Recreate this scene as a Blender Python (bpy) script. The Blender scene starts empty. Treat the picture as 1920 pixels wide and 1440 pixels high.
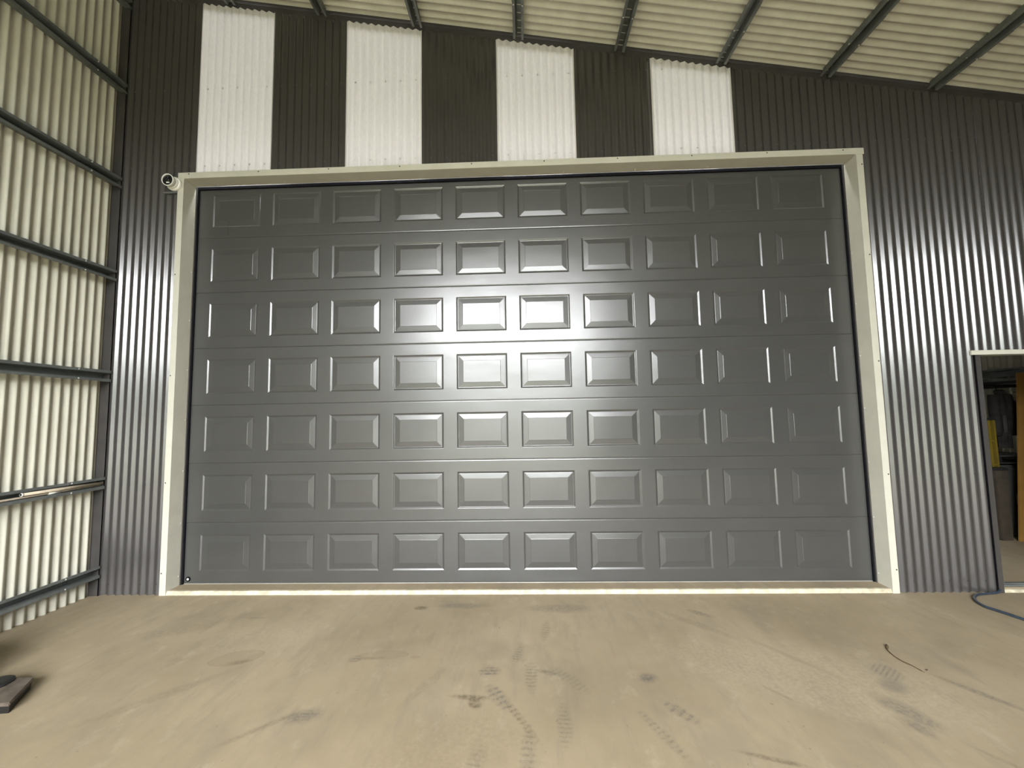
import bpy, bmesh, math, random
from mathutils import Matrix, Vector

random.seed(7)
SC = bpy.context.scene
COL = SC.collection

# ------------------------------------------------------------------ camera
F_PX = 763.13
YAW, PITCH, ROLL = -0.0315, 0.0753, -0.0172
CAM = Vector((3.1856, -3.8076, 1.6177))
fwd = Vector((math.sin(YAW)*math.cos(PITCH), math.cos(YAW)*math.cos(PITCH), math.sin(PITCH)))
rgt = Vector((math.cos(YAW), -math.sin(YAW), 0.0))
upv = rgt.cross(fwd)
r2 = rgt*math.cos(ROLL) + upv*math.sin(ROLL)
u2 = -rgt*math.sin(ROLL) + upv*math.cos(ROLL)
cd = bpy.data.cameras.new('camera')
cd.sensor_fit = 'HORIZONTAL'; cd.sensor_width = 36.0; cd.lens = F_PX/1920*36.0
cd.clip_start = 0.05; cd.clip_end = 300
cam = bpy.data.objects.new('camera', cd); COL.objects.link(cam)
cam.matrix_world = Matrix(((r2.x, u2.x, -fwd.x, CAM.x), (r2.y, u2.y, -fwd.y, CAM.y), (r2.z, u2.z, -fwd.z, CAM.z), (0, 0, 0, 1)))
SC.camera = cam

# ------------------------------------------------------------------ sky, daylight, exposure
SKY = 41.0
REAR_Y = -8.9                      # far end of the shed, behind the photographer
OPEN_X0, OPEN_X1, OPEN_Z = 0.0, 5.3, 5.35    # its open vehicle doorway
w = bpy.data.worlds.new('overcast_sky'); SC.world = w; w.use_nodes = True
bg = w.node_tree.nodes['Background']
bg.inputs[0].default_value = (0.97, 0.985, 1.0, 1); bg.inputs[1].default_value = SKY
pl = bpy.data.lights.new('doorway_portal', 'AREA'); pl.shape = 'RECTANGLE'
pl.size = OPEN_X1-OPEN_X0; pl.size_y = OPEN_Z
pl.cycles.is_portal = True
po = bpy.data.objects.new('doorway_portal', pl); COL.objects.link(po)
po.location = ((OPEN_X0+OPEN_X1)/2, REAR_Y-0.02, OPEN_Z/2); po.rotation_euler = (math.radians(90), 0, 0)
vs = SC.view_settings
vs.view_transform = 'Standard'; vs.look = 'None'; vs.gamma = 1.0; vs.use_curve_mapping = False
vs.exposure = 0.0
SC.cycles.max_bounces = 10; SC.cycles.diffuse_bounces = 6; SC.cycles.glossy_bounces = 4

# ------------------------------------------------------------------ fitted geometry of the place
SX, SW = -0.0867, 0.762            # corrugated sheet modules on the front wall
XL, XR, ZT, WJ = -0.1839, 6.3749, 4.0312, 0.0603
REV = 0.1453                       # depth of the door reveal
DY = 0.175                         # plane of the sectional door
LX = -0.905                        # left wall
RX = 14.0                          # right wall
SLOPE = 0.1795
def ztop(x): return 5.935 - SLOPE*(x+0.076)
ROOF_UP = 0.085
TH = 0.032                         # threshold height

# ------------------------------------------------------------------ helpers
def link(o, parent=None):
    COL.objects.link(o)
    if parent: o.parent = parent
    return o
def mesh_obj(name, verts, faces, mat=None, parent=None, smooth=False):
    me = bpy.data.meshes.new(name); me.from_pydata([tuple(v) for v in verts], [], faces); me.update()
    if mat: me.materials.append(mat)
    if smooth: me.polygons.foreach_set('use_smooth', [True]*len(me.polygons))
    return link(bpy.data.objects.new(name, me), parent)
def empty(name, loc=(0, 0, 0), parent=None):
    o = bpy.data.objects.new(name, None); o.empty_display_size = 0.1; o.location = loc
    return link(o, parent)
def tag(o, label=None, cat=None, group=None, kind=None):
    if label: o['label'] = label
    if cat: o['category'] = cat
    if group: o['group'] = group
    if kind: o['kind'] = kind
    return o
class MB:
    def __init__(s): s.v = []; s.f = []
    def add(s, vs, fs):
        b = len(s.v); s.v += [Vector(v) for v in vs]; s.f += [tuple(i+b for i in f) for f in fs]; return s
    def box(s, a, b):
        x0, y0, z0 = a; x1, y1, z1 = b
        return s.add([(x0,y0,z0),(x1,y0,z0),(x1,y1,z0),(x0,y1,z0),(x0,y0,z1),(x1,y0,z1),(x1,y1,z1),(x0,y1,z1)],
                     [(0,3,2,1),(4,5,6,7),(0,1,5,4),(1,2,6,5),(2,3,7,6),(3,0,4,7)])
    def hexa(s, p):   # 4 bottom ccw, 4 top ccw
        return s.add(p, [(0,3,2,1),(4,5,6,7),(0,1,5,4),(1,2,6,5),(2,3,7,6),(3,0,4,7)])
    def lathe(s, prof, c=(0,0,0), axis=(0,0,1), n=20):
        ax = Vector(axis).normalized(); t = ax.orthogonal().normalized(); b = ax.cross(t); c = Vector(c)
        vs = []; fs = []
        for (r, h) in prof:
            for k in range(n):
                a = 2*math.pi*k/n
                vs.append(c + ax*h + (t*math.cos(a)+b*math.sin(a))*r)
        for i in range(len(prof)-1):
            for k in range(n):
                k2 = (k+1) % n
                fs.append((i*n+k, i*n+k2, (i+1)*n+k2, (i+1)*n+k))
        fs.append(tuple(range(n-1, -1, -1))); fs.append(tuple((len(prof)-1)*n+k for k in range(n)))
        return s.add(vs, fs)
    def tube(s, pts, r, n=8):
        pts = [Vector(p) for p in pts]; vs = []; fs = []
        up = Vector((0, 0, 1))
        for i, p in enumerate(pts):
            d = (pts[min(i+1, len(pts)-1)]-pts[max(i-1, 0)]).normalized()
            t = d.cross(up)
            t = t.normalized() if t.length > 1e-3 else Vector((1, 0, 0))
            b = t.cross(d)
            rr = r[i] if isinstance(r, (list, tuple)) else r
            for k in range(n):
                a = 2*math.pi*k/n; vs.append(p + (t*math.cos(a)+b*math.sin(a))*rr)
        for i in range(len(pts)-1):
            for k in range(n):
                k2 = (k+1) % n; fs.append((i*n+k, (i+1)*n+k, (i+1)*n+k2, i*n+k2))
        fs.append(tuple(range(n-1, -1, -1))); fs.append(tuple((len(pts)-1)*n+k for k in range(n)))
        return s.add(vs, fs)
    def build(s, name, mat, parent=None, smooth=False, bevel=0):
        o = mesh_obj(name, s.v, s.f, mat, parent, smooth)
        bm = bmesh.new(); bm.from_mesh(o.data); bmesh.ops.recalc_face_normals(bm, faces=bm.faces)
        if bevel:
            bmesh.ops.bevel(bm, geom=list(bm.edges), offset=bevel, segments=2, affect='EDGES', clamp_overlap=True)
        bm.to_mesh(o.data); bm.free()
        return o
def spline(pts, n=8):
    P = [Vector(p) for p in pts]; out = []
    for i in range(len(P)-1):
        a = P[max(i-1, 0)]; b = P[i]; c = P[i+1]; d = P[min(i+2, len(P)-1)]
        for k in range(n):
            t = k/n
            out.append(0.5*((2*b)+(c-a)*t+(2*a-5*b+4*c-d)*t*t+(-a+3*b-3*c+d)*t**3))
    out.append(P[-1]); return out

# ------------------------------------------------------------------ material helpers
class NT:
    def __init__(s, name):
        s.m = bpy.data.materials.new(name); s.m.use_nodes = True; s.t = s.m.node_tree
        s.b = s.t.nodes['Principled BSDF']; s.out = s.t.nodes['Material Output']
        s._co = None
    def n(s, kind, **kw):
        nd = s.t.nodes.new(kind)
        for k, v in kw.items(): setattr(nd, k, v)
        return nd
    def put(s, sock, v):
        if isinstance(v, bpy.types.NodeSocket): s.t.links.new(v, sock)
        elif v is not None: sock.default_value = v
    def co(s):
        if s._co is None: s._co = s.n('ShaderNodeTexCoord').outputs['Object']
        return s._co
    def math(s, op, a, b=None, c=None):
        nd = s.n('ShaderNodeMath', operation=op)
        s.put(nd.inputs[0], a); s.put(nd.inputs[1], b)
        if c is not None: s.put(nd.inputs[2], c)
        return nd.outputs[0]
    def mapping(s, scale=(1, 1, 1), rot=(0, 0, 0), loc=(0, 0, 0)):
        nd = s.n('ShaderNodeMapping'); s.put(nd.inputs['Vector'], s.co())
        nd.inputs['Scale'].default_value = scale; nd.inputs['Rotation'].default_value = rot; nd.inputs['Location'].default_value = loc
        return nd.outputs[0]
    def noise(s, scale=5, detail=4, rough=0.55, vec=None):
        nd = s.n('ShaderNodeTexNoise'); s.put(nd.inputs['Vector'], vec if vec is not None else s.co())
        nd.inputs['Scale'].default_value = scale; nd.inputs['Detail'].default_value = detail; nd.inputs['Roughness'].default_value = rough
        return nd.outputs['Fac']
    def rng(s, v, a, b, c=0.0, d=1.0, smooth=True):
        nd = s.n('ShaderNodeMapRange'); nd.interpolation_type = 'SMOOTHSTEP' if smooth else 'LINEAR'
        s.put(nd.inputs[0], v)
        for i, q in enumerate((a, b, c, d)): s.put(nd.inputs[i+1], q)
        return nd.outputs[0]
    def mix(s, fac, a, b, mode='MIX'):
        nd = s.n('ShaderNodeMix', data_type='RGBA', blend_type=mode)
        s.put(nd.inputs[0], fac)
        s.put(nd.inputs[6], a if isinstance(a, bpy.types.NodeSocket) else (*a, 1))
        s.put(nd.inputs[7], b if isinstance(b, bpy.types.NodeSocket) else (*b, 1))
        return nd.outputs[2]
    def bump(s, h, strength=0.3, dist=0.01, normal=None):
        nd = s.n('ShaderNodeBump'); s.put(nd.inputs['Height'], h)
        nd.inputs['Strength'].default_value = strength; nd.inputs['Distance'].default_value = dist
        if normal is not None: s.put(nd.inputs['Normal'], normal)
        return nd.outputs[0]
    def set(s, **kw):
        for k, v in kw.items():
            sock = s.b.inputs[k.replace('_', ' ')]
            if isinstance(v, tuple) and len(v) == 3 and sock.type == 'RGBA': v = (*v, 1)
            s.put(sock, v)
        return s.m
def painted(name, col, rough=0.45, spec=0.5, var=0.12, scale=3.0, metal=0.0, bump=0.0, bscale=40):
    t = NT(name)
    f = t.rng(t.noise(scale, 5, 0.6), 0.3, 0.7)
    c = t.mix(f, tuple(v*(1-var) for v in col), tuple(min(1, v*(1+var)) for v in col))
    kw = dict(Base_Color=c, Roughness=rough, Specular_IOR_Level=spec, Metallic=metal)
    if bump: kw['Normal'] = t.bump(t.noise(bscale, 3), bump, 0.004)
    return t.set(**kw)

# grey coated steel of the front wall and of the door
M = {}
t = NT('grey_coated_steel')
sm = t.rng(t.noise(26, 5, 0.6, t.mapping((1, 1, 0.5))), 0.66, 0.76)
M['wall'] = t.set(Base_Color=t.mix(t.math('MULTIPLY', sm, 0.25), (0.053, 0.0495, 0.0480), (0.076, 0.074, 0.071)),
                  Roughness=0.205, Specular_IOR_Level=0.9)
t = NT('grey_door_enamel')
geo = t.n('ShaderNodeNewGeometry'); mp = t.n('ShaderNodeMapping'); t.put(mp.inputs['Vector'], geo.outputs['Position']); mp.inputs['Scale'].default_value = (1.0, 1.0, 1.7)
canning = t.math('ADD', t.noise(1.3, 1, 0.4, mp.outputs[0]), t.math('MULTIPLY', t.noise(4.5, 2, 0.5, mp.outputs[0]), 0.16))
M['door'] = t.set(Base_Color=t.mix(t.rng(t.noise(2.2, 4), 0.3, 0.7), (0.050, 0.050, 0.0485), (0.056, 0.056, 0.054)),
                  Roughness=0.285, Specular_IOR_Level=1.0, Normal=t.bump(canning, 1.0, 0.006))
t = NT('cream_backed_steel')
f = t.rng(t.noise(6, 5, 0.6, t.mapping((1, 1, 0.4))), 0.3, 0.75)
M['cream'] = t.set(Base_Color=t.mix(f, (0.50, 0.485, 0.405), (0.58, 0.565, 0.48)), Roughness=0.5, Specular_IOR_Level=0.3)
M['trim'] = painted('cream_trim_steel', (0.53, 0.517, 0.445), 0.55, 0.25, 0.04, 5)
M['purlin'] = painted('grey_galvanised_steel', (0.115, 0.125, 0.12), 0.42, 0.6, 0.18, 9)
M['flash'] = painted('charcoal_flashing', (0.053, 0.049, 0.047), 0.45, 0.5, 0.12, 6)
M['zinc'] = painted('bright_zinc_screw', (0.62, 0.61, 0.58), 0.35, 0.6, 0.1, 60, metal=0.3)
M['screw_dark'] = painted('dark_painted_screw', (0.04, 0.04, 0.042), 0.5, 0.4, 0.1, 60)
M['rubber'] = painted('black_rubber', (0.006, 0.006, 0.008), 0.9, 0.08, 0.2, 20)
M['steel_bright'] = painted('aluminium_rail', (0.55, 0.55, 0.53), 0.35, 0.5, 0.06, 20, metal=0.6)
M['white_plastic'] = painted('white_plastic', (0.80, 0.79, 0.73), 0.35, 0.5, 0.03, 8)
M['pale_grey_plastic'] = painted('pale_grey_plastic', (0.55, 0.53, 0.48), 0.4, 0.5, 0.03, 8)
M['black_gloss'] = painted('black_lens_glass', (0.008, 0.008, 0.009), 0.08, 0.6, 0.1, 8)
M['pipe'] = painted('cream_conduit_plastic', (0.55, 0.47, 0.36), 0.5, 0.4, 0.14, 14)
M['hose'] = painted('dark_blue_hose_rubber', (0.028, 0.040, 0.058), 0.38, 0.5, 0.2, 30)
M['twig'] = painted('dry_bark', (0.085, 0.055, 0.03), 0.8, 0.2, 0.3, 40)
M['rust'] = painted('weathered_brown_steel', (0.105, 0.085, 0.068), 0.6, 0.4, 0.35, 14, bump=0.3)
M['dark_steel'] = painted('black_oily_steel', (0.012, 0.012, 0.012), 0.5, 0.4, 0.3, 14)
M['ply'] = painted('orange_brown_board', (0.28, 0.15, 0.035), 0.6, 0.3, 0.10, 3)
M['yellow'] = painted('yellow_fibreglass', (0.14, 0.10, 0.010), 0.5, 0.4, 0.12, 8)
M['orange'] = painted('orange_fabric', (0.16, 0.06, 0.015), 0.85, 0.1, 0.2, 20)
M['cloth'] = painted('dark_grey_cloth', (0.022, 0.020, 0.018), 0.9, 0.1, 0.3, 8)
M['cloth2'] = painted('grey_cloth', (0.05, 0.047, 0.045), 0.9, 0.1, 0.2, 8)
M['locker'] = painted('grey_locker_paint', (0.045, 0.045, 0.042), 0.5, 0.4, 0.1, 5)
M['paper'] = painted('off_white_paper', (0.20, 0.195, 0.18), 0.8, 0.2, 0.08, 10)
M['ink'] = painted('black_ink', (0.02, 0.02, 0.02), 0.7, 0.2, 0.1, 10)
M['bin'] = painted('dark_brown_plastic', (0.045, 0.036, 0.026), 0.5, 0.4, 0.2, 10)
M['ground'] = painted('dry_grass_ground', (0.11, 0.11, 0.075), 0.9, 0.2, 0.25, 1.5, bump=0.4, bscale=15)

M['leaf'] = painted('dark_green_foliage', (0.035, 0.05, 0.02), 0.8, 0.2, 0.4, 3, bump=0.6, bscale=6)
# translucent white fibreglass
t = NT('translucent_white_fibreglass')
f = t.rng(t.noise(70, 4, 0.7, t.mapping((1, 1, 0.35))), 0.25, 0.75)
c = t.mix(f, (0.595, 0.575, 0.58), (0.655, 0.632, 0.635))
tr = t.n('ShaderNodeBsdfTranslucent'); t.put(tr.inputs['Color'], c)
di = t.n('ShaderNodeBsdfDiffuse'); t.put(di.inputs['Color'], c)
gl = t.n('ShaderNodeBsdfGlossy'); gl.inputs['Roughness'].default_value = 0.25; gl.inputs['Color'].default_value = (1, 1, 1, 1)
m1 = t.n('ShaderNodeMixShader'); m1.inputs[0].default_value = 0.984
t.t.links.new(tr.outputs[0], m1.inputs[1]); t.t.links.new(di.outputs[0], m1.inputs[2])
m2 = t.n('ShaderNodeMixShader'); m2.inputs[0].default_value = 0.05
t.t.links.new(m1.outputs[0], m2.inputs[1]); t.t.links.new(gl.outputs[0], m2.inputs[2])
t.t.links.new(m2.outputs[0], t.out.inputs['Surface'])
M['sky_sheet'] = t.m

# concrete floor: real marks, plus light and shade painted into two patches
def concrete(name, stains_and_light):
    t = NT(name)
    sep = t.n('ShaderNodeSeparateXYZ'); t.put(sep.inputs[0], t.co()); X, Y = sep.outputs[0], sep.outputs[1]
    big = t.rng(t.noise(0.9, 5, 0.6), 0.3, 0.72)
    col = t.mix(big, (0.308, 0.246, 0.156), (0.395, 0.320, 0.213))
    cloud = t.rng(t.noise(2.0, 7, 0.62, t.mapping((1.5, 0.9, 1), (0, 0, 0.35))), 0.46, 0.72)
    col = t.mix(t.math('MULTIPLY', cloud, 0.42), col, (0.222, 0.188, 0.138))
    sweep = t.rng(t.noise(2.2, 8, 0.70, t.mapping((5.0, 0.8, 1), (0, 0, 0.45))), 0.50, 0.70)
    col = t.mix(t.math('MULTIPLY', sweep, 0.34), col, (0.228, 0.194, 0.146))
    sweep2 = t.rng(t.noise(2.4, 8, 0.70, t.mapping((5.5, 0.8, 1), (0, 0, -0.5), (3, 1, 0))), 0.53, 0.72)
    col = t.mix(t.math('MULTIPLY', sweep2, 0.28), col, (0.222, 0.184, 0.132))
    pale = t.rng(t.noise(4.5, 7, 0.68, t.mapping((1.5, 0.9, 1))), 0.54, 0.74)
    col = t.mix(t.math('MULTIPLY', pale, 0.40), col, (0.485, 0.415, 0.300))
    grit = t.noise(160, 4, 0.7)
    col = t.mix(t.rng(grit, 0.35, 0.65, 0.0, 0.25), col, (0.26, 0.235, 0.18))
    spk = t.rng(t.noise(30, 2, 0.5), 0.72, 0.76)
    col = t.mix(t.math('MULTIPLY', spk, 0.55), col, (0.16, 0.135, 0.10))
    wob = t.math('MULTIPLY', t.math('SUBTRACT', t.noise(7, 4), 0.5), 0.9)
    tex = t.rng(t.noise(42, 4, 0.65), 0.38, 0.62)
    for st in stains_and_light:
        (cx, cy, rx, ry, ang, k, c) = st[:7]; mode = st[7] if len(st) > 7 else None
        dx = t.math('SUBTRACT', X, cx); dy = t.math('SUBTRACT', Y, cy)
        ca, sa = math.cos(ang), math.sin(ang)
        u = t.math('MULTIPLY', t.math('ADD', t.math('MULTIPLY', dx, ca), t.math('MULTIPLY', dy, sa)), 1/rx)
        v = t.math('MULTIPLY', t.math('SUBTRACT', t.math('MULTIPLY', dy, ca), t.math('MULTIPLY', dx, sa)), 1/ry)
        d = t.math('SQRT', t.math('ADD', t.math('MULTIPLY', u, u), t.math('MULTIPLY', v, v)))
        if mode == 'ring':
            d = t.math('ADD', d, t.math('MULTIPLY', wob, 0.25))
            m = t.math('ADD', t.math('MULTIPLY', t.rng(d, 1.0, 0.9), 0.4), t.math('MULTIPLY', t.rng(t.math('ABSOLUTE', t.math('SUBTRACT', d, 0.97)), 0.06, 0.0), 0.6))
        elif isinstance(mode, (int, float)):        # tyre tread print: bars across its length
            bars = t.rng(t.math('SINE', t.math('MULTIPLY', u, mode)), -0.1, 0.5)
            m = t.math('MULTIPLY', t.math('MULTIPLY', t.rng(t.math('ADD', d, wob), 1.1, 0.45), t.math('ADD', t.math('MULTIPLY', bars, 0.5), 0.35)), t.math('ADD', t.math('MULTIPLY', tex, 0.65), 0.35))
        else:
            m = t.math('MULTIPLY', t.rng(t.math('ADD', d, wob), 1.1, 0.35), t.math('ADD', t.math('MULTIPLY', tex, 0.6), 0.4))
        col = t.mix(t.math('MULTIPLY', m, k), col, c)
    h = t.math('ADD', t.math('MULTIPLY', t.noise(18, 6, 0.6), 0.7), t.math('MULTIPLY', grit, 0.3))
    return t.set(Base_Color=col, Roughness=t.rng(t.noise(3, 4), 0.3, 0.7, 0.52, 0.68), Specular_IOR_Level=0.35,
                 Normal=t.bump(h, 0.12, 0.006))
GREY = (0.105, 0.098, 0.090); DKB = (0.10, 0.075, 0.045); BRN = (0.20, 0.155, 0.10); TRK = (0.14, 0.122, 0.09)
PALE = (0.485, 0.415, 0.300)
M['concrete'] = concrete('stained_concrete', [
    (4.9, -1.15, 1.1, 0.42, -0.3, 0.40, PALE), (1.25, -0.72, 0.6, 0.30, 0.2, 0.25, PALE),  # first, pale patch paints in the brighter light on the right floor
    (2.75, -1.72, 0.55, 0.28, 0.4, 0.40, (0.245, 0.190, 0.120)),  # brown stain that also paints in shade at the bottom centre
    (2.19, -0.935, 0.17, 0.05, 0.05, 0.55, BRN, 'ring'), (2.41, -0.957, 0.035, 0.018, 0, 0.6, BRN, 'ring'),
    (2.10, -0.975, 0.16, 0.02, 0.1, 0.5, BRN), (2.25, -0.80, 0.22, 0.08, 0.3, 0.25, BRN),
    (2.01, -0.982, 0.05, 0.05, 1.57, 0.75, GREY, 11.0), (2.92, -1.11, 0.055, 0.085, 1.57, 0.9, GREY, 11.0),
    (2.83, -1.345, 0.12, 0.028, -0.1, 0.75, DKB), (2.87, -1.40, 0.04, 0.06, 0.5, 0.7, DKB),
    (1.95, -1.50, 0.12, 0.07, 0.3, 0.65, GREY), (1.75, -1.60, 0.22, 0.025, 0.7, 0.35, DKB),
    (3.00, -1.34, 0.15, 0.055, -1.0, 0.8, GREY, 22.0), (3.12, -1.50, 0.22, 0.030, -1.0, 0.65, DKB, 40.0),
    (3.10, -0.93, 0.15, 0.035, 1.35, 0.65, TRK, 34.0), (3.19, -1.16, 0.17, 0.045, 1.55, 0.65, TRK, 34.0),
    (3.30, -1.12, 0.08, 0.03, -0.3, 0.6, TRK), (3.42, -1.18, 0.20, 0.05, -0.9, 0.5, TRK, 40.0),
    (3.36, -1.55, 0.16, 0.045, 1.5, 0.6, TRK, 34.0), (3.17, -1.75, 0.20, 0.05, 1.5, 0.6, TRK, 34.0),
    (2.92, -1.78, 0.12, 0.05, 1.4, 0.5, TRK, 26.0), (3.85, -1.62, 0.20, 0.035, -1.15, 0.65, TRK, 40.0),
    (3.90, -1.17, 0.07, 0.055, 0.2, 0.75, GREY), (3.99, -1.45, 0.14, 0.045, -0.9, 0.7, GREY, 20.0),
    (5.38, -1.10, 0.09, 0.10, -0.9, 0.72, GREY, 24.0), (5.30, -1.23, 0.08, 0.09, -0.9, 0.50, GREY), (5.19, -1.44, 0.19, 0.085, -1.1, 0.55, GREY), (5.14, -1.55, 0.10, 0.05, -1.2, 0.5, GREY),
    (5.72, -1.28, 0.30, 0.030, -1.0, 0.5, GREY), (5.45, -1.9, 0.4, 0.02, -0.95, 0.4, TRK),
    (2.27, -0.26, 0.07, 0.04, 0.0, 0.75, DKB), (2.62, -0.22, 0.26, 0.06, 0.0, 0.5, GREY), (3.45, -0.27, 0.30, 0.09, 0.0, 0.42, GREY),
    (4.55, -0.36, 0.12, 0.04, -0.7, 0.6, TRK), (1.19, -0.97, 0.17, 0.085, 0.3, 0.55, BRN, 'ring'), (1.24, -1.02, 0.09, 0.03, 0.3, 0.40, DKB), (0.95, -0.42, 0.16, 0.02, 0, 0.35, TRK),
    (4.45, -0.52, 0.35, 0.05, -0.8, 0.3, TRK), (4.9, -0.95, 0.35, 0.03, -0.95, 0.30, TRK), (1.0, -1.35, 0.5, 0.05, 0.75, 0.28, TRK),
    (4.3, -1.75, 0.20, 0.02, -0.3, 0.5, DKB), (2.55, -1.25, 0.30, 0.04, 1.1, 0.22, TRK), (0.55, -0.55, 0.5, 0.12, 0.5, 0.25, TRK),
    (3.30, -0.62, 0.16, 0.04, 1.4, 0.5, TRK, 30.0), (2.46, -0.72, 0.10, 0.03, 1.4, 0.45, TRK, 24.0), (4.6, -1.30, 0.12, 0.015, -0.9, 0.4, TRK),
])
M['worn_cream'] = painted('chipped_cream_edge_paint', (0.52, 0.47, 0.35), 0.6, 0.2, 0.25, 14, bump=0.5)

# ------------------------------------------------------------------ corrugated sheeting
PITCH_C = 0.0762; AMP = 0.0095
def wave(s, amp=AMP):
    a = 2*math.pi*s/PITCH_C
    return amp*(math.sin(a) - math.sin(3*a)/18.0)
SEG = 12
def corr_sheet(name, mat, parent, place, s0, s1, lo, hi, off=0.0, phase=0.0):
    amp = 0.0140 if mat is M['cream'] else AMP
    """place(s, depth, t) -> point; s across the ribs, lo/hi(s_mid) ends along the ribs"""
    n = max(2, int(round((s1-s0)/PITCH_C*SEG)))
    ss = [s0+(s1-s0)*i/n for i in range(n+1)]
    vs = []; fs = []; prev = None
    for i in range(n):
        mid = (ss[i]+ss[i+1])/2
        l = lo(mid)
        a, b = ss[i], ss[i+1]
        if l is None: prev = None; continue
        if prev is not None and prev[2] == l:
            ia, ib = prev[0], prev[1]
        else:
            d = wave(a+phase, amp)+off; vs += [place(a, d, l), place(a, d, hi(a))]; ia, ib = len(vs)-2, len(vs)-1
        d = wave(b+phase, amp)+off; vs += [place(b, d, l), place(b, d, hi(b))]; ic, id_ = len(vs)-2, len(vs)-1
        fs.append((ia, ic, id_, ib)); prev = (ic, id_, l)
    return mesh_obj(name, vs, fs, mat, parent, True)

# front wall (the one with the big door); ribs run upright
D2_X, D2_Z = 7.275, 2.10         # small doorway at the right, its left edge and head
D2_X1 = 8.35
wall_front = tag(empty('wall_front'), 'dark grey corrugated steel front wall with four white translucent sheets', None, None, 'structure')
def place_front(s, d, t_): return (s, 0.012 - d, t_)
def lo_front(x):
    if XL-WJ*0.5 < x < XR+WJ*0.5: return ZT+WJ*0.5
    if D2_X < x < D2_X1: return D2_Z
    return 0.0
k0 = -1
for k in range(-1, 20):
    a = SX+SW*k; b = a+SW
    if k == -1: a = LX+0.03
    b2 = min(b+0.012, RX)
    if a >= RX: break
    trans = k in (0, 2, 4, 6)
    sh = corr_sheet('translucent_sheet' if trans else 'wall_sheet', M['sky_sheet'] if trans else M['wall'], wall_front, place_front,
                    a, b2, lo_front, lambda x: ztop(x)-0.002, off=(0.0015 if k % 2 == 0 else 0.0))
    if trans: sh['label'] = 'white translucent corrugated sheet'
def dome_screws(mb, c, axis, r=0.006, h=0.005):
    mb.lathe([(r*1.5, 0.0), (r*1.5, h*0.35), (r, h*0.4), (r*0.8, h), ], c, axis, 6)
mbw = MB(); mbs = MB()
for zz in (0.10, 1.02, 2.03, 3.02, 4.16, 4.98):
    for i in range(-6, 57):
        x = PITCH_C/4+i*2*PITCH_C
        if x < LX+0.12: continue
        l = lo_front(x)
        if zz < l+0.02 or zz > ztop(x)-0.09: continue
        kk = math.floor((x-SX)/SW); tr_ = kk in (0, 2, 4, 6)
        dome_screws(mbs if tr_ and zz > 4 else mbw, (x, 0.012-AMP*1.05-0.001, zz), (0, -1, 0), 0.0065 if tr_ else 0.005)
for i in range(0, 36):
    x = PITCH_C/4+i*2*PITCH_C
    if math.floor((x-SX)/SW) in (0, 2, 4, 6): dome_screws(mbs, (x, 0.012-AMP*1.05-0.001, ztop(x)-0.05), (0, -1, 0), 0.0065)
o = mbw.build('wall_screws', M['screw_dark'], wall_front); o['kind'] = 'stuff'
o = mbs.build('sheet_screws', M['zinc'], wall_front); o['kind'] = 'stuff'

# left wall, cream inside; ribs upright
wall_left = tag(empty('wall_left'), 'cream corrugated steel left wall with steel girts', None, None, 'structure')
def place_left(s, d, t_): return (LX-0.012+d, s, t_)
y = 0.0
while y > REAR_Y:
    y2 = max(y-SW, REAR_Y)
    corr_sheet('wall_sheet', M['cream'], wall_left, place_left, y2-0.012, y, lambda s: 0.0, lambda s: ztop(LX)+ROOF_UP+0.03,
               off=0.0015 if int(round(-y/SW)) % 2 else 0.0)
    y = y2
# roof sheets; ribs run down the slope
ceiling = tag(empty('ceiling'), 'cream corrugated steel roof sheeting seen from below', None, None, 'structure')
def place_roof(s, d, t_): return (t_, s, ztop(t_)+ROOF_UP+0.012-d)
y = 0.10
i = 0
while y > REAR_Y:
    y2 = max(y-SW, REAR_Y-0.1)
    corr_sheet('roof_sheet', M['cream'], ceiling, place_roof, y2-0.012, y, lambda s: LX-0.1, lambda s: RX+0.1, off=0.0015*(i % 2))
    y = y2; i += 1
# right and rear walls, behind and beside the photographer
wall_right = tag(empty('wall_right'), 'dark corrugated steel right wall, unseen, darkened to cut bounced light', None, None, 'structure')  # unseen wall, coloured dark and set far off to cut bounce
def place_right(s, d, t_): return (RX+0.012-d, s, t_)
y = 0.0
while y > REAR_Y:
    y2 = max(y-SW, REAR_Y)
    corr_sheet('wall_sheet', M['wall'], wall_right, place_right, y2, y, lambda s: 0.0, lambda s: ztop(RX)+ROOF_UP+0.03)
    y = y2
wall_rear = tag(empty('wall_rear'), 'grey corrugated steel rear wall with an open vehicle doorway', None, None, 'structure')
def place_rear(s, d, t_): return (s, REAR_Y-0.012+d, t_)
def lo_rear(x): return OPEN_Z if OPEN_X0 < x < OPEN_X1 else 0.0
x = LX
while x < RX:
    x2 = min(x+SW, RX)
    corr_sheet('wall_sheet', M['wall'], wall_rear, place_rear, x, x2, lo_rear, lambda s: ztop(s)+ROOF_UP+0.02)
    x = x2

# ------------------------------------------------------------------ floor, threshold, ground outside
mb = MB(); mb.box((LX-0.05, -6.2, -0.15), (RX+0.05, 0.03, 0.0))
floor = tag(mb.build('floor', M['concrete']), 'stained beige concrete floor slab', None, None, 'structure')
mb = MB(); mb.box((XL-0.03, 0.03, -0.15), (XR+0.03, 0.42, TH))
mb.build('threshold', M['concrete'], floor)
mb = MB(); mb.hexa([(XL, -0.002, 0.0), (XR, -0.002, 0.0), (XR, 0.032, 0.0), (XL, 0.032, 0.0),
                    (XL, 0.012, TH), (XR, 0.012, TH), (XR, 0.032, TH+0.001), (XL, 0.032, TH+0.001)])
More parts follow.
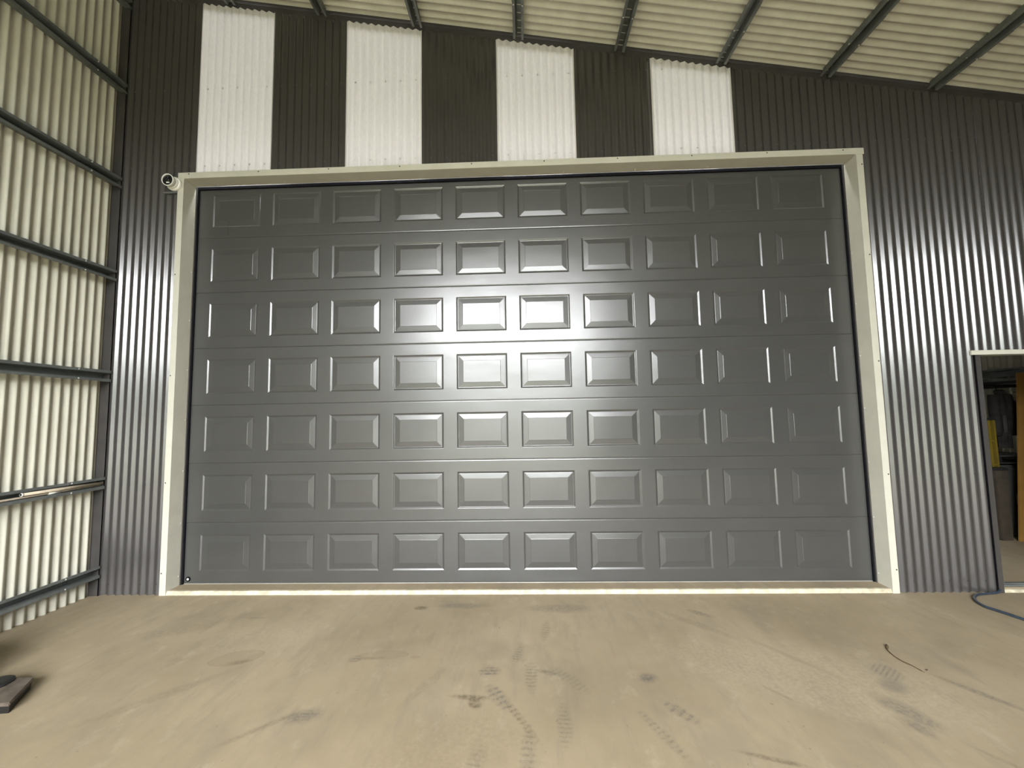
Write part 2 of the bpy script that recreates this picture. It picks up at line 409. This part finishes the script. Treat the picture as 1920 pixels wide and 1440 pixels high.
# ragged upper paint edge
o = mb.build('threshold_edge', M['worn_cream'], floor); o['label'] = 'cream painted step edge below the big door'
mb = MB(); mb.box((-45, -60, -0.45), (55, -6.2, -0.03));  # unseen dark earth carried indoors to cut bounce from the rear floor
tag(mb.build('ground', M['ground']), 'dry earth and grass yard, added inside the shed rear to cut bounced light', None, None, 'structure')
mb = MB(); mb.box((-45, 0.42, -0.45), (55, 45, -0.03))
tag(mb.build('ground', M['ground']), 'dry grass ground beyond the big door', None, None, 'structure')

# unseen trees added behind the photographer, sized to block the low sky
rt = random.Random(3)
sky_block_trees = tag(empty('sky_block_trees', (0, -30, -0.03)), 'added belt of unseen dark green trees blocking the low sky', None, None, 'structure')
for i in range(9):
    tx = -19+i*5.0+rt.uniform(-0.3, 0.3); th_ = rt.uniform(6.9, 7.7); ty = rt.uniform(-1, 1)
    e = empty('block_tree', (tx, ty, 0), sky_block_trees)
    vs = []; fs = []; n, m = 18, 10
    for j in range(m+1):
        a = math.pi*j/m
        for k in range(n):
            b = 2*math.pi*k/n; r = 1+0.16*math.sin(5*b+3*a+i)+rt.uniform(-0.08, 0.08)
            vs.append((2.7*r*math.sin(a)*math.cos(b), 1.8*r*math.sin(a)*math.sin(b), th_*0.52+th_*0.48*math.cos(a)))
    for j in range(m):
        for k in range(n): fs.append((j*n+k, (j+1)*n+k, (j+1)*n+(k+1) % n, j*n+(k+1) % n))
    MB().add(vs, fs).build('crown', M['leaf'], e)
    MB().tube([(0, 0, 0), (0, 0, th_*0.5)], 0.16, 8).build('trunk', M['twig'], e)

# ------------------------------------------------------------------ trim of the big doorway
trim_1 = tag(empty('trim_1'), 'cream folded steel frame around the big sectional door', None, None, 'structure')
T = 0.003; FY = -0.0045
def jamb(x_in, sgn):
    mb = MB()
    xo = x_in+sgn*WJ
    a, b = sorted((x_in, xo)); mb.box((a, FY-T, 0.0), (b, FY, ZT if sgn else 0))
    a, b = sorted((x_in, x_in+sgn*T)); mb.box((a, FY, 0.0), (b, REV, ZT))
    a, b = sorted((xo, xo-sgn*T)); mb.box((a, FY, 0.0), (b, 0.02, ZT))
    return mb.build('jamb_flashing', M['trim'], trim_1)
jl = jamb(XL, -1); jr = jamb(XR, 1)
mb = MB()
mb.box((XL-WJ, FY-T-0.002, ZT), (XR+WJ+0.012, FY-0.001, ZT+WJ)); mb.box((XL, FY, ZT), (XR, REV, ZT+T)); mb.box((XL-WJ, FY, ZT+WJ-T), (XR+WJ, 0.02, ZT+WJ))
hd = mb.build('head_flashing', M['trim'], trim_1)
mbj = MB(); mbh = MB(); mbr = MB()
for zz in (0.20, 1.03, 2.05, 3.05, 3.93):
    dome_screws(mbj, (XL-WJ+0.014, FY-T, zz), (0, -1, 0), 0.0045, 0.004); dome_screws(mbj, (XR+WJ-0.014, FY-T, zz), (0, -1, 0), 0.0045, 0.004)
for zz in (0.12, 0.62, 1.12, 1.62, 2.12, 2.62, 3.12, 3.62, 4.0):
    dome_screws(mbr, (XL, REV-0.012, zz), (1, 0, 0), 0.006, 0.005); dome_screws(mbr, (XR, REV-0.012, zz), (-1, 0, 0), 0.006, 0.005)
x = XL+0.05
while x < XR:
    dome_screws(mbh, (x, FY-T-0.002, ZT+WJ-0.016), (0, -1, 0), 0.0045, 0.004); dome_screws(mbr, (x+0.2, REV-0.03, ZT), (0, 0, -1), 0.006, 0.005); x += 0.71
mbj.v += []
o = mbj.build('frame_screws', M['screw_dark'], trim_1); o['kind'] = 'stuff'
o = mbh.build('frame_screws', M['screw_dark'], trim_1); o['kind'] = 'stuff'
o = mbr.build('reveal_screws', M['zinc'], trim_1); o['kind'] = 'stuff'

# ------------------------------------------------------------------ the sectional door
SCF = (DY-CAM.y)/(REV-CAM.y)
def dx(x): return CAM.x+(x-CAM.x)*SCF
def dz(z): return CAM.z+(z-CAM.z)*SCF
PX, PQ, PW, PH = 0.6282*SCF, 0.5717*SCF, 0.4996*SCF, 0.3477*SCF
X0, Z0 = dx(0.0058), dz(3.9378)
HALF = (PQ-PH)/2
DXL, DXR = XL-0.04, XR+0.04
door = tag(empty('door_1', (0, DY, 0)), 'wide dark grey sectional panel door', None, None, 'structure')
# pressed panel: narrow slope in, flat groove, wide bevel out to the raised field
def panel_mesh():
    rings = [(0, 0.0), (0.0025, 0.0006), (0.015, 0.0062), (0.019, 0.0066), (0.0215, 0.0060), (0.066, 0.0010), (0.0685, 0.0)]
    vs = []; fs = []
    for (i, d) in rings:
        vs += [(i, d, -i), (PW-i, d, -i), (PW-i, d, -(PH-i)), (i, d, -(PH-i))]
    for r in range(len(rings)-1):
        for k in range(4):
            a = r*4+k; b = r*4+(k+1) % 4; fs.append((a, a+4, b+4, b))
    n = (len(rings)-1)*4; fs.append((n, n+3, n+2, n+1))
    me = bpy.data.meshes.new('raised_panel'); me.from_pydata(vs, [], fs); me.materials.append(M['door']); me.update()
    return me
PM = panel_mesh()
def section_mesh(top, first, last):
    """sheet with ten openings, rounded top and bottom lips; local z: 0 at the top of the panels"""
    zt_, zb = HALF, -(PH+HALF)
    xs = [DXL] ; 
    for c in range(10): xs += [X0+c*PX, X0+c*PX+PW]
    xs.append(DXR)
    g = 0.0022
    zs = [(zt_-0.0003, 0.010), (zt_-0.0006, 0.0026), (zt_-0.0022, 0.0013), (zt_-0.010, 0.0), (0, 0.0), (-PH, 0.0), (zb+0.010, 0.0), (zb+0.0022, 0.0013), (zb+0.0006, 0.0026), (zb+0.0003, 0.010)]
    vs = [(x, d, z) for (z, d) in zs for x in xs]; n = len(xs); fs = []
    for r in range(len(zs)-1):
        for i in range(n-1):
            if r == 4 and i % 2 == 1: continue
            fs.append((r*n+i, (r+1)*n+i, (r+1)*n+i+1, r*n+i+1))
    me = bpy.data.meshes.new('door_section'); me.from_pydata(vs, [], fs); me.materials.append(M['door']); me.update()
    return me
SM = section_mesh(0, 0, 0)
for r in range(7):
    s = link(bpy.data.objects.new('door_section', SM), door); s.location = (0, 0, Z0-r*PQ)
    for c in range(10):
        p = link(bpy.data.objects.new('raised_panel', PM), s); p.location = (X0+c*PX, 0, 0)
DB = Z0-6*PQ-PH-HALF             # bottom of the lowest section
mb = MB(); mb.box((DXL, -0.002, DB-0.001-0.010), (DXR-0.02, 0.03, DB+0.001)); o = mb.build('bottom_rail', M['steel_bright'], door)
mb = MB(); mb.box((DXL, 0.004, TH-DB*0+0.0), (DXR, 0.03, max(DB-0.011, TH+0.006))); mb.build('bottom_seal', M['rubber'], door)
mb = MB(); mb.box((XL-0.05, 0.02, TH), (XR+0.05, 0.05, ZT+0.15)); mb.build('door_backing', M['rubber'], door)
for (a, b) in ((XL-0.02, XL+0.022), (XR-0.022, XR+0.02)):
    mb = MB(); mb.box((a, -0.016, TH), (b, -0.002, ZT)); mb.build('side_seal', M['rubber'], door)
mb = MB(); mb.box((XL-0.02, -0.018, ZT-0.026), (XR+0.02, -0.002, ZT+0.004)); mb.build('head_seal', M['rubber'], door)
for (a, b) in ((XL-0.001, XL+0.010), (XR-0.010, XR+0.001)):
    mb = MB(); mb.box((a, -0.0295, TH), (b, -0.017, ZT)); mb.build('seal_angle', M['flash'], door)
# lock spigot at the lower left, small scuff at the upper left
lk = MB().lathe([(0.024, 0.0), (0.024, 0.004), (0.020, 0.006), (0.012, 0.006)], (-0.121, 0.0, 0.078), (0, -1, 0), 20).build('lock_ring', M['rubber'], door, True)
MB().lathe([(0.011, 0.005), (0.010, 0.009), (0.004, 0.010)], (-0.121, 0.0, 0.078), (0, -1, 0), 16).build('lock_spigot', M['white_plastic'], lk, True)
mb = MB(); mb.box((0.1475, -0.0012, 3.52), (0.1515, -0.0004, 3.585)); mb.box((0.1485, -0.0012, 3.59), (0.1510, -0.0004, 3.66))
o = mb.build('scuff_mark', M['screw_dark'], door); o['label'] = 'thin dark vertical scuff'

# ------------------------------------------------------------------ flashings
mb = MB(); mb.box((LX-0.02, -0.012, 0.0), (-0.825, -0.007, ztop(LX)+0.02)); mb.box((-0.83, -0.012, 0.0), (-0.825, 0.02, ztop(LX)))
tag(mb.build('trim_2', M['flash']), 'dark grey corner flashing between the left wall and the front wall', None, None, 'structure')
def slope_strip(y0, y1, lo_, hi_, xa=LX, xb=RX):
    return [(xa, y0, ztop(xa)+lo_), (xb, y0, ztop(xb)+lo_), (xb, y1, ztop(xb)+lo_), (xa, y1, ztop(xa)+lo_),
            (xa, y0, ztop(xa)+hi_), (xb, y0, ztop(xb)+hi_), (xb, y1, ztop(xb)+hi_), (xa, y1, ztop(xa)+hi_)]
mb = MB(); mb.hexa(slope_strip(0.03, 0.045, -0.06, ROOF_UP+0.02)); mb.hexa(slope_strip(-0.004, 0.03, ROOF_UP-0.012, ROOF_UP-0.008))
tag(mb.build('trim_3', M['flash']), 'dark barge flashing along the top of the front wall', None, None, 'structure')

# ------------------------------------------------------------------ purlins and girts: open top-hat sections
HAT = [(-0.053, 0.0), (-0.029, 0.0), (-0.024, 0.083), (0.024, 0.083), (0.029, 0.0), (0.053, 0.0)]
def hat(name, place, s0, s1, parent=None):
    th = 0.0022; n = len(HAT)
    outer = HAT; inner = [(-0.053, th), (-0.031, th), (-0.026, 0.083+th), (0.026, 0.083+th), (0.031, th), (0.053, th)]
    vs = [place(u, v, s) for s in (s0, s1) for (u, v) in outer] + [place(u, v, s) for s in (s0, s1) for (u, v) in inner]
    fs = []
    for i in range(n-1):
        fs.append((i, i+1, n+i+1, n+i)); fs.append((2*n+i+1, 2*n+i, 3*n+i, 3*n+i+1))
        fs.append((i+1, i, 2*n+i, 2*n+i+1)); fs.append((n+i, n+i+1, 3*n+i+1, 3*n+i))
    fs.append((0, n, 3*n, 2*n)); fs.append((n-1, 2*n-1+0, 4*n-1, 3*n-1))
    mb = MB(); mb.add(vs, fs); return mb.build(name, M['purlin'], parent)
ca = math.cos(math.atan(SLOPE)); sa = -math.sin(math.atan(SLOPE))
PUR = [(-0.745, 'at the left corner, nearly out of view'), (0.236, 'meeting the leftmost white sheet'), (1.192, 'above the first dark strip between white sheets'),
       (2.171, 'at the right edge of the second white sheet'), (3.189, 'meeting the third white sheet'), (4.18, 'above the dark strip left of the last white sheet'),
       (5.158, 'at the right edge of the rightmost white sheet'), (6.14, 'above the right corner of the big door'), (7.125, 'nearest the right edge of the picture, over plain dark wall'),
       (8.11, 'beyond the right edge of the picture'), (9.10, 'second one beyond the right edge of the picture')]
for (px, where) in PUR:
    e = tag(empty('roof_purlin', (px, 0, ztop(px))), 'grey steel roof purlin ' + where, 'beam', 'roof purlins')
    hat('channel', lambda u, v, s: (u*ca-v*sa*1.0, s, u*sa+v*ca), -0.012, REAR_Y, e)
    # lapped sleeve where two lengths meet, with its screws
    o = hat('lap_sleeve', lambda u, v, s: (u*ca*1.04+(v-0.003)*-sa, s, u*sa*1.04+(v-0.003)*ca), -0.30-0.02*(len(where) % 5), -0.62, e)
    mb = MB()
    for sgn in (-1, 1): dome_screws(mb, (sgn*0.042*ca, -0.36, sgn*0.042*sa-0.0035), (0, 0, -1), 0.005, 0.005)
    o = mb.build('lap_screws', M['zinc'], e); o['kind'] = 'stuff'
GIR = [(0.221, 'lowest, just above the floor'), (1.039, 'second from the floor, carrying the pipes'), (2.054, 'third from the floor'),
       (3.05, 'fourth from the floor'), (4.0, 'fifth from the floor, beside the security camera'), (4.999, 'sixth from the floor'), (5.93, 'topmost, at the roof corner')]
for (gz, where) in GIR:
    e = tag(empty('wall_girt', (LX+0.088, 0, gz)), 'grey steel girt on the left wall, ' + where, 'beam', 'girts on the left wall')
    hat('channel', lambda u, v, s: (-v, s, u), -0.014, REAR_Y, e)
    if gz < 5.5:
        hat('lap_sleeve', lambda u, v, s: (0.003-v, s, u*1.04), -0.014, -0.33, e)
        mb = MB()
        for sgn in (-1, 1): dome_screws(mb, (0.0035, -0.30, sgn*0.042), (1, 0, 0), 0.005, 0.005)
        o = mb.build('lap_screws', M['zinc'], e); o['kind'] = 'stuff'
# plastic pipes laid in the second girt
pz = 1.039-0.024
o = MB().tube([(-0.846, -2.6, pz-0.003+0.012), (-0.846, -0.40, pz+0.009), (-0.846, -0.02, pz+0.009)], 0.0085, 10).build('conduit', M['pipe'], None, True)
cp = tag(empty('plastic_conduit', (-0.846, -0.4, pz)), 'thin cream plastic pipe with a coupling, lying in the second girt from the floor', 'pipe')
o.parent = cp; o.matrix_parent_inverse = Matrix.Translation(-Vector(cp.location))
o = MB().lathe([(0.0125, 0), (0.0125, 0.09), (0.0085, 0.09)], (0, -0.05, 0.009), (0, 1, 0), 12).build('coupling', M['white_plastic'], cp, True)
pr = [(0.008, 0.0), (0.0125, 0.0), (0.0125, 0.62), (0.008, 0.62)]
pp = tag(empty('plastic_pipe', (-0.830, -0.645, pz+0.034)), 'short cream plastic pipe with a round open end, resting on the thinner pipe', 'pipe')
MB().lathe([(0.0124, 0.0), (0.0124, 0.62)], (0, 0, 0), (0, 1, -0.01), 16).build('tube', M['pipe'], pp, True)
MB().lathe([(0.0140, -0.004), (0.0145, 0.0), (0.0140, 0.004)], (0, 0, 0), (0, 1, 0), 16).build('end_collar', M['white_plastic'], pp, True)
MB().lathe([(0.0085, -0.0048), (0.0085, -0.0040)], (0, 0, 0), (0, 1, 0), 16).build('bore', M['dark_steel'], pp)

# ------------------------------------------------------------------ security camera beside the door head
sc = tag(empty('security_camera', (-0.268, -0.005, 3.968)), 'white bullet security camera beside the top left corner of the big door', 'camera')
MB().lathe([(0.060, 0.0), (0.062, 0.004), (0.062, 0.034), (0.056, 0.040)], (0.0, 0.0, 0.0), (0, -1, 0), 28).build('junction_box', M['white_plastic'], sc, True)
MB().box((-0.105, -0.010, -0.078), (0.02, 0.003, -0.064)).build('mount_plate', M['purlin'], sc)
bd = Vector((0.03, -1.0, -0.02)).normalized()
b0 = Vector((0.0, -0.036, 0.0))
MB().lathe([(0.044, 0.0), (0.049, 0.008), (0.049, 0.026), (0.040, 0.032)], b0, bd, 28).build('swivel', M['white_plastic'], sc, True)
MB().lathe([(0.040, 0.028), (0.042, 0.034), (0.042, 0.066), (0.040, 0.070)], b0, bd, 28).build('body', M['pale_grey_plastic'], sc, True)
hood = MB()
n = 32; ax = bd; tt = ax.orthogonal().normalized(); bb = ax.cross(tt); up_ = (Vector((0, 0, 1))-ax*ax.z).normalized()
pr = []
for (r, h) in ((0.0425, 0.046), (0.047, 0.050), (0.052, 0.088), (0.052, 0.093), (0.046, 0.093), (0.045, 0.080)):
    ring = []
    for k in range(n):
        a = 2*math.pi*k/n; dv = tt*math.cos(a)+bb*math.sin(a)
        hh = h + (0.007*dv.dot(up_) if h > 0.085 else 0)
        ring.append(b0+ax*hh+dv*r)
    pr.append(ring)
hood.add([p for r_ in pr for p in r_], [(i*n+k, i*n+(k+1) % n, (i+1)*n+(k+1) % n, (i+1)*n+k) for i in range(len(pr)-1) for k in range(n)])
hood.build('hood', M['white_plastic'], sc, True)
fc = MB().lathe([(0.0455, 0.070), (0.0455, 0.089), (0.043, 0.0915)], b0, bd, 28).build('face_glass', M['black_gloss'], sc, True)
MB().lathe([(0.016, 0.089), (0.013, 0.094), (0.005, 0.096)], b0, bd, 16).build('lens', M['black_gloss'], fc, True)
MB().box((-0.013, -0.002, -0.005), (0.013, 0.002, 0.005)).build('infrared_window', M['white_plastic'], fc).location = b0+ax*0.0925-up_*0.026+Vector((0.006, 0, 0))

sc.scale = (1.12, 0.78, 1.12)

# ------------------------------------------------------------------ small doorway at the right and the store room behind it
door_2 = tag(empty('door_2'), 'open doorway at the right with grey jamb and cream head flashing', None, None, 'structure')
mb = MB(); mb.box((D2_X-0.035, -0.012, D2_Z-0.012), (D2_X1+0.05, 0.004, D2_Z+0.028)); mb.box((D2_X-0.02, 0.004, D2_Z-0.012), (D2_X1+0.05, 0.10, D2_Z-0.009)); mb.build('head_flashing', M['trim'], door_2)
mb = MB(); mb.box((D2_X-0.004, -0.011, 0.0), (D2_X+0.040, -0.008, D2_Z-0.012)); mb.box((D2_X+0.037, -0.008, 0.0), (D2_X+0.040, 0.10, D2_Z-0.012)); mb.build('jamb_flashing', M['wall'], door_2)
mb = MB(); mb.box((D2_X-0.009, -0.010, 0.0), (D2_X-0.004, -0.004, D2_Z-0.012)); mb.build('jamb_shadow_gap', M['rubber'], door_2)
mb = MB(); mb.box((D2_X1, -0.011, 0.0), (D2_X1+0.05, 0.10, D2_Z-0.012)); mb.build('jamb_flashing', M['wall'], door_2)
mb = MB(); mb.hexa([(D2_X+0.04, -0.002, 0), (D2_X1, -0.002, 0), (D2_X1, 0.03, 0), (D2_X+0.04, 0.03, 0), (D2_X+0.04, 0.012, 0.022), (D2_X1, 0.012, 0.022), (D2_X1, 0.03, 0.022), (D2_X+0.04, 0.03, 0.022)])
mb.build('step_edge', M['worn_cream'], door_2)
mb = MB(); mb.box((D2_X+0.04, 0.075, 0.03), (D2_X1, 0.10, 0.050)); mb.box((D2_X+0.04, 0.05, 0.03), (D2_X1, 0.055, 0.045)); mb.build('floor_track', M['purlin'], door_2)
SRX = 9.6; SRY = 2.9; SRH = 2.75
mb = MB(); mb.box((7.15, 0.0305, -0.15), (SRX+0.05, SRY+0.05, 0.03)); tag(mb.build('floor_store_room', M['concrete']), 'concrete floor of the dim store room', None, None, 'structure')
wall_store = tag(empty('wall_store_room'), 'dim corrugated store room walls behind the right doorway', None, None, 'structure')
corr_sheet('wall_sheet', M['cream'], wall_store, lambda s, d, t_: (SRX+0.012-d, s, t_), 0.03, SRY, lambda s: 0.03, lambda s: SRH)
corr_sheet('wall_sheet', M['cream'], wall_store, lambda s, d, t_: (s, SRY+0.012-d, t_), 7.2, SRX, lambda s: 0.03, lambda s: SRH)
corr_sheet('wall_sheet', M['wall'], wall_store, lambda s, d, t_: (7.2-0.012+d, s, t_), 0.03, SRY, lambda s: 0.03, lambda s: SRH)
mb = MB(); mb.box((7.1, 0.03, SRH), (SRX+0.1, SRY+0.1, SRH+0.06)); tag(mb.build('ceiling_store_room', M['flash']), 'dark ceiling of the store room', None, None, 'structure')
e = tag(empty('store_room_girt', (SRX-0.088, 0.1, 2.06)), 'steel girt high on the store room wall, seen through the right doorway', 'beam')
hat('channel', lambda u, v, s: (v, s, u), 0.0, SRY-0.15, e)
e = tag(empty('store_room_rail', (SRX-0.10, 0.1, 1.955)), 'dark rail below the girt on the store room wall', 'beam')
MB().box((-0.012, 0.0, -0.005), (0.06, SRY-0.15, 0.03)).build('bar', M['purlin'], e); MB().box((-0.012, 0.0, -0.045), (-0.006, SRY-0.15, -0.006)).build('web', M['dark_steel'], e)
# board at the right edge
bo = tag(empty('brown_board', (9.20, 1.23, 0.03)), 'tall orange brown board standing inside the right doorway', 'board')
MB().hexa([(-0.237, 0.06, 0), (0.20, 0.06, 0), (0.20, 0.078, 0), (-0.237, 0.078, 0), (-0.050, 0.06, 1.99), (0.26, 0.06, 1.99), (0.26, 0.078, 1.99), (-0.050, 0.078, 1.99)]).build('sheet', M['ply'], bo)
MB().box((0.0, 0.079, 0.9), (0.22, 0.10, 0.96)).build('batten', M['ply'], bo)
# narrow cupboard with shelf top, behind the board
lo = tag(empty('grey_cupboard', (9.27, 1.50, 0.03)), 'narrow grey cupboard under the shelf in the store room', 'cupboard')
MB().box((-0.27, -0.02, 0.0), (0.28, 0.45, 0.86)).build('carcass', M['locker'], lo, bevel=0.004)
MB().box((-0.262, -0.036, 0.03), (0.0, -0.021, 0.84)).build('door_leaf', M['locker'], lo, bevel=0.003); MB().box((0.01, -0.036, 0.03), (0.272, -0.021, 0.84)).build('door_leaf', M['dark_steel'], lo, bevel=0.003)
MB().box((-0.10, -0.050, 0.40), (-0.085, -0.036, 0.52)).build('handle', M['purlin'], lo)
sh = tag(empty('wall_shelf', (9.27, 1.50, 0.915)), 'dark shelf with two pale edges above the grey cupboard', 'shelf')
for q in (0.0, 0.085): MB().box((-0.28, -0.05, q), (0.30, 0.42, q+0.012)).build('board', M['dark_steel'], sh); MB().box((-0.28, -0.056, q+0.001), (0.30, -0.050, q+0.011)).build('edge_strip', M['locker'], sh)
for q in (-0.2, 0.2): MB().box((q, 0.0, 0.012), (q+0.02, 0.4, 0.085)).build('bracket', M['dark_steel'], sh)
def garment(name, label, loc, w_, h_, mat, mat2, seed):
    rnd = random.Random(seed); e = tag(empty(name, loc), label, 'jacket', 'clothing hanging in the store room')
    nx, nz = 14, 12; vs = []; fs = []
    ph = [rnd.uniform(0, 6) for _ in range(4)]
    for side in (-1, 1):
        for j in range(nz+1):
            tz = j/nz
            hw = w_*(0.16+0.34*min(1, tz/0.18)**0.6)
            for i in range(nx+1):
                tx = i/nx*2-1
                d = 0.045*(1-tx*tx)**0.5*(0.6+0.4*min(1, tz*4))+0.012*math.sin(tx*8+ph[0]+tz*2)*tz
                vs.append((tx*hw, side*d, -tz*h_+0.03*(1-abs(tx))*(1-tz)))
    n1 = (nx+1)*(nz+1)
    for sd in (0, 1):
        for j in range(nz):
            for i in range(nx):
                a = sd*n1+j*(nx+1)+i; q = (a, a+1, a+nx+2, a+nx+1); fs.append(q if sd else q[::-1])
    mb = MB(); mb.add(vs, fs); b = mb.build('body', mat, e, True)
    for sgn in (-1, 1):
        mb = MB(); mb.tube(spline([(sgn*w_*0.42, 0, -0.04), (sgn*w_*0.55, -0.01, -h_*0.35), (sgn*w_*0.56, -0.02, -h_*0.78)], 5), [0.055]*5+[0.05]*5+[0.042], 10); mb.build('sleeve', mat, e, True)
    mb = MB(); mb.lathe([(0.05, 0.0), (0.048, 0.035), (0.035, 0.045)], (0, 0, -0.02), (0, -0.2, 1), 12); mb.build('collar', mat, e, True)
    mb = MB(); mb.box((-w_*0.3, -0.062, -h_*0.72), (-w_*0.05, -0.050, -h_*0.42)); mb.build('pocket', mat2, e, bevel=0.004)
    mb = MB(); mb.tube([(0, 0.02, 0.02), (0, 0.05, 0.07), (0, 0.11, 0.08)], 0.006, 6); mb.build('hook', M['dark_steel'], e)
    return e
garment('work_jacket', 'dark work jacket hanging on a hook above the store room shelf', (9.14, 1.50, 1.80), 0.17, 0.70, M['cloth'], M['cloth2'], 3)
garment('work_jacket', 'grey work jacket hanging beside the brown board', (9.445, 1.50, 1.72), 0.13, 0.62, M['cloth2'], M['locker'], 5)
garment('orange_vest', 'orange vest hanging high beside the doorway jamb', (8.85, 1.53, 1.82), 0.08, 0.30, M['orange'], M['yellow'], 8)
# bracket to carry them
hr = tag(empty('coat_rail', (9.25, 1.66, 1.87)), 'dark coat rail under the store room girt', 'rail')
MB().box((-0.34, 0.0, -0.01), (0.32, 0.02, 0.03)).build('bar', M['dark_steel'], hr)
for q in (-0.3, 0.28): MB().box((q, 0.02, -0.01), (q+0.03, 1.25, 0.02)).build('stay', M['dark_steel'], hr)
ld = tag(empty('yellow_ladder', (8.945, 1.46, 0.03)), 'yellow fibreglass stepladder standing in the store room', 'ladder')
for q in (-0.030, 0.034):
    MB().box((q-0.013, -0.02, 0.0), (q+0.013, 0.03, 1.42)).build('rail', M['yellow'], ld, bevel=0.003)
for j in range(4): MB().box((-0.018, -0.012, 0.28+j*0.29), (0.022, 0.022, 0.305+j*0.29)).build('rung', M['yellow'], ld)
MB().box((-0.05, -0.025, 1.42), (0.052, 0.04, 1.45)).build('top_cap', M['dark_steel'], ld)
st = tag(empty('notice_sheet', (9.045, 1.462, 0.74)), 'small white notice with black blocks on the grey cupboard', 'notice')
MB().box((-0.022, -0.0016, -0.06), (0.03, 0.0, 0.06)).build('paper', M['paper'], st)
MB().box((-0.010, -0.0026, 0.018), (0.018, -0.0017, 0.038)).build('print_block', M['ink'], st); MB().box((-0.010, -0.0026, -0.035), (0.018, -0.0017, -0.010)).build('print_block', M['ink'], st)
bn = tag(empty('dark_bin', (8.88, 1.36, 0.03)), 'tall dark brown bin in front of the yellow stepladder', 'bin')
MB().hexa([(-0.08, -0.04, 0), (0.05, -0.04, 0), (0.05, 0.06, 0), (-0.08, 0.06, 0), (-0.09, -0.05, 0.82), (0.06, -0.05, 0.82), (0.06, 0.065, 0.82), (-0.09, 0.065, 0.82)]).build('body', M['bin'], bn, bevel=0.006)
MB().box((-0.095, -0.055, 0.822), (0.065, 0.07, 0.85)).build('lid', M['dark_steel'], bn, bevel=0.006)
bg_ = tag(empty('paper_label', (9.33, 1.455, 0.52)), 'pale paper label stuck on the cupboard door', 'notice')
MB().box((-0.05, -0.0016, 0.0), (0.07, 0.0, 0.16)).build('paper', M['paper'], bg_)

# ------------------------------------------------------------------ things on the floor
hs = [(7.60, 0.30, 0.042), (7.47, 0.196, 0.042), (7.424, 0.12, 0.052), (7.352, 0.055, 0.040), (7.30, 0.012, 0.036), (7.245, -0.024, 0.014), (7.136, -0.042, 0.011), (7.027, -0.066, 0.011), (6.947, -0.117, 0.011),
      (6.885, -0.195, 0.011), (6.858, -0.28, 0.011), (6.875, -0.342, 0.011), (6.896, -0.42, 0.011), (6.918, -0.501, 0.011), (6.98, -0.75, 0.011), (7.2, -1.1, 0.011)]
tag(MB().tube(spline(hs, 8), 0.0105, 10).build('hose', M['hose'], None, True), 'dark blue hose curling out of the right doorway onto the floor', 'hose')
tw = tag(empty('dry_twig', (5.58, -0.97, 0.0)), 'thin curved dry twig lying on the concrete floor', 'twig')
pts = [Vector(p)-Vector((5.58, -0.97, 0)) for p in [(5.590, -0.850, 0.006), (5.578, -0.872, 0.005), (5.561, -0.938, 0.004), (5.562, -1.002, 0.004), (5.581, -1.046, 0.004), (5.592, -1.115, 0.004)]]
MB().tube(spline(pts, 5), [0.0028]*20+[0.0022]*4+[0.001]*2, 6).build('stem', M['twig'], tw, True)
lf = MB(); lf.add([(0.03, 0.142, 0.004), (0.016, 0.125, 0.010), (0.004, 0.096, 0.005), (0.030, 0.118, 0.012)], [(0, 1, 2, 3), (3, 2, 1, 0)])
MB().tube([(0.036, 0.146, 0.010), (0.022, 0.124, 0.010), (0.008, 0.105, 0.006)], [0.004, 0.009, 0.004], 7).build('leaf_curl', M['twig'], tw, True)
MB().tube([(0.045, -0.122, 0.004), (0.058, -0.116, 0.005)], [0.003, 0.002], 6).build('tip_fragment', M['twig'], tw, True)
# heavy steel base at the left edge
sb = tag(empty('steel_machine_base', (-0.3, -1.42, 0.0)), 'low brown steel base plate with a dark foot at the left edge', 'machine base')
def P3(x, y, z): return (x+0.3, y+1.42, z)
mb = MB(); mb.hexa([P3(-0.66, -1.60, 0.040), P3(0.274, -1.50, 0.040), P3(0.139, -1.278, 0.040), P3(-0.66, -1.27, 0.040),
                    P3(-0.66, -1.60, 0.060), P3(0.274, -1.50, 0.060), P3(0.139, -1.278, 0.060), P3(-0.66, -1.27, 0.060)])
mb.build('base_plate', M['rust'], sb, bevel=0.004)
mb = MB(); mb.hexa([P3(-0.65, -1.59, 0.0), P3(0.262, -1.492, 0.0), P3(0.130, -1.286, 0.0), P3(-0.65, -1.28, 0.0),
                    P3(-0.65, -1.59, 0.040), P3(0.266, -1.494, 0.040), P3(0.134, -1.282, 0.040), P3(-0.65, -1.28, 0.040)])
mb.build('base_shaded_side', M['dark_steel'], sb)  # black colour paints in the shade on the plate's undercut side
MB().lathe([(0.075, 0.0), (0.075, 0.010), (0.060, 0.016), (0.03, 0.017)], P3(-0.015, -1.345, 0.060), (0, 0, 1), 20).build('foot_boss', M['dark_steel'], sb, True)
MB().box(P3(-0.66, -1.58, 0.060), P3(-0.24, -1.29, 0.30)).build('housing', M['dark_steel'], sb, bevel=0.02)
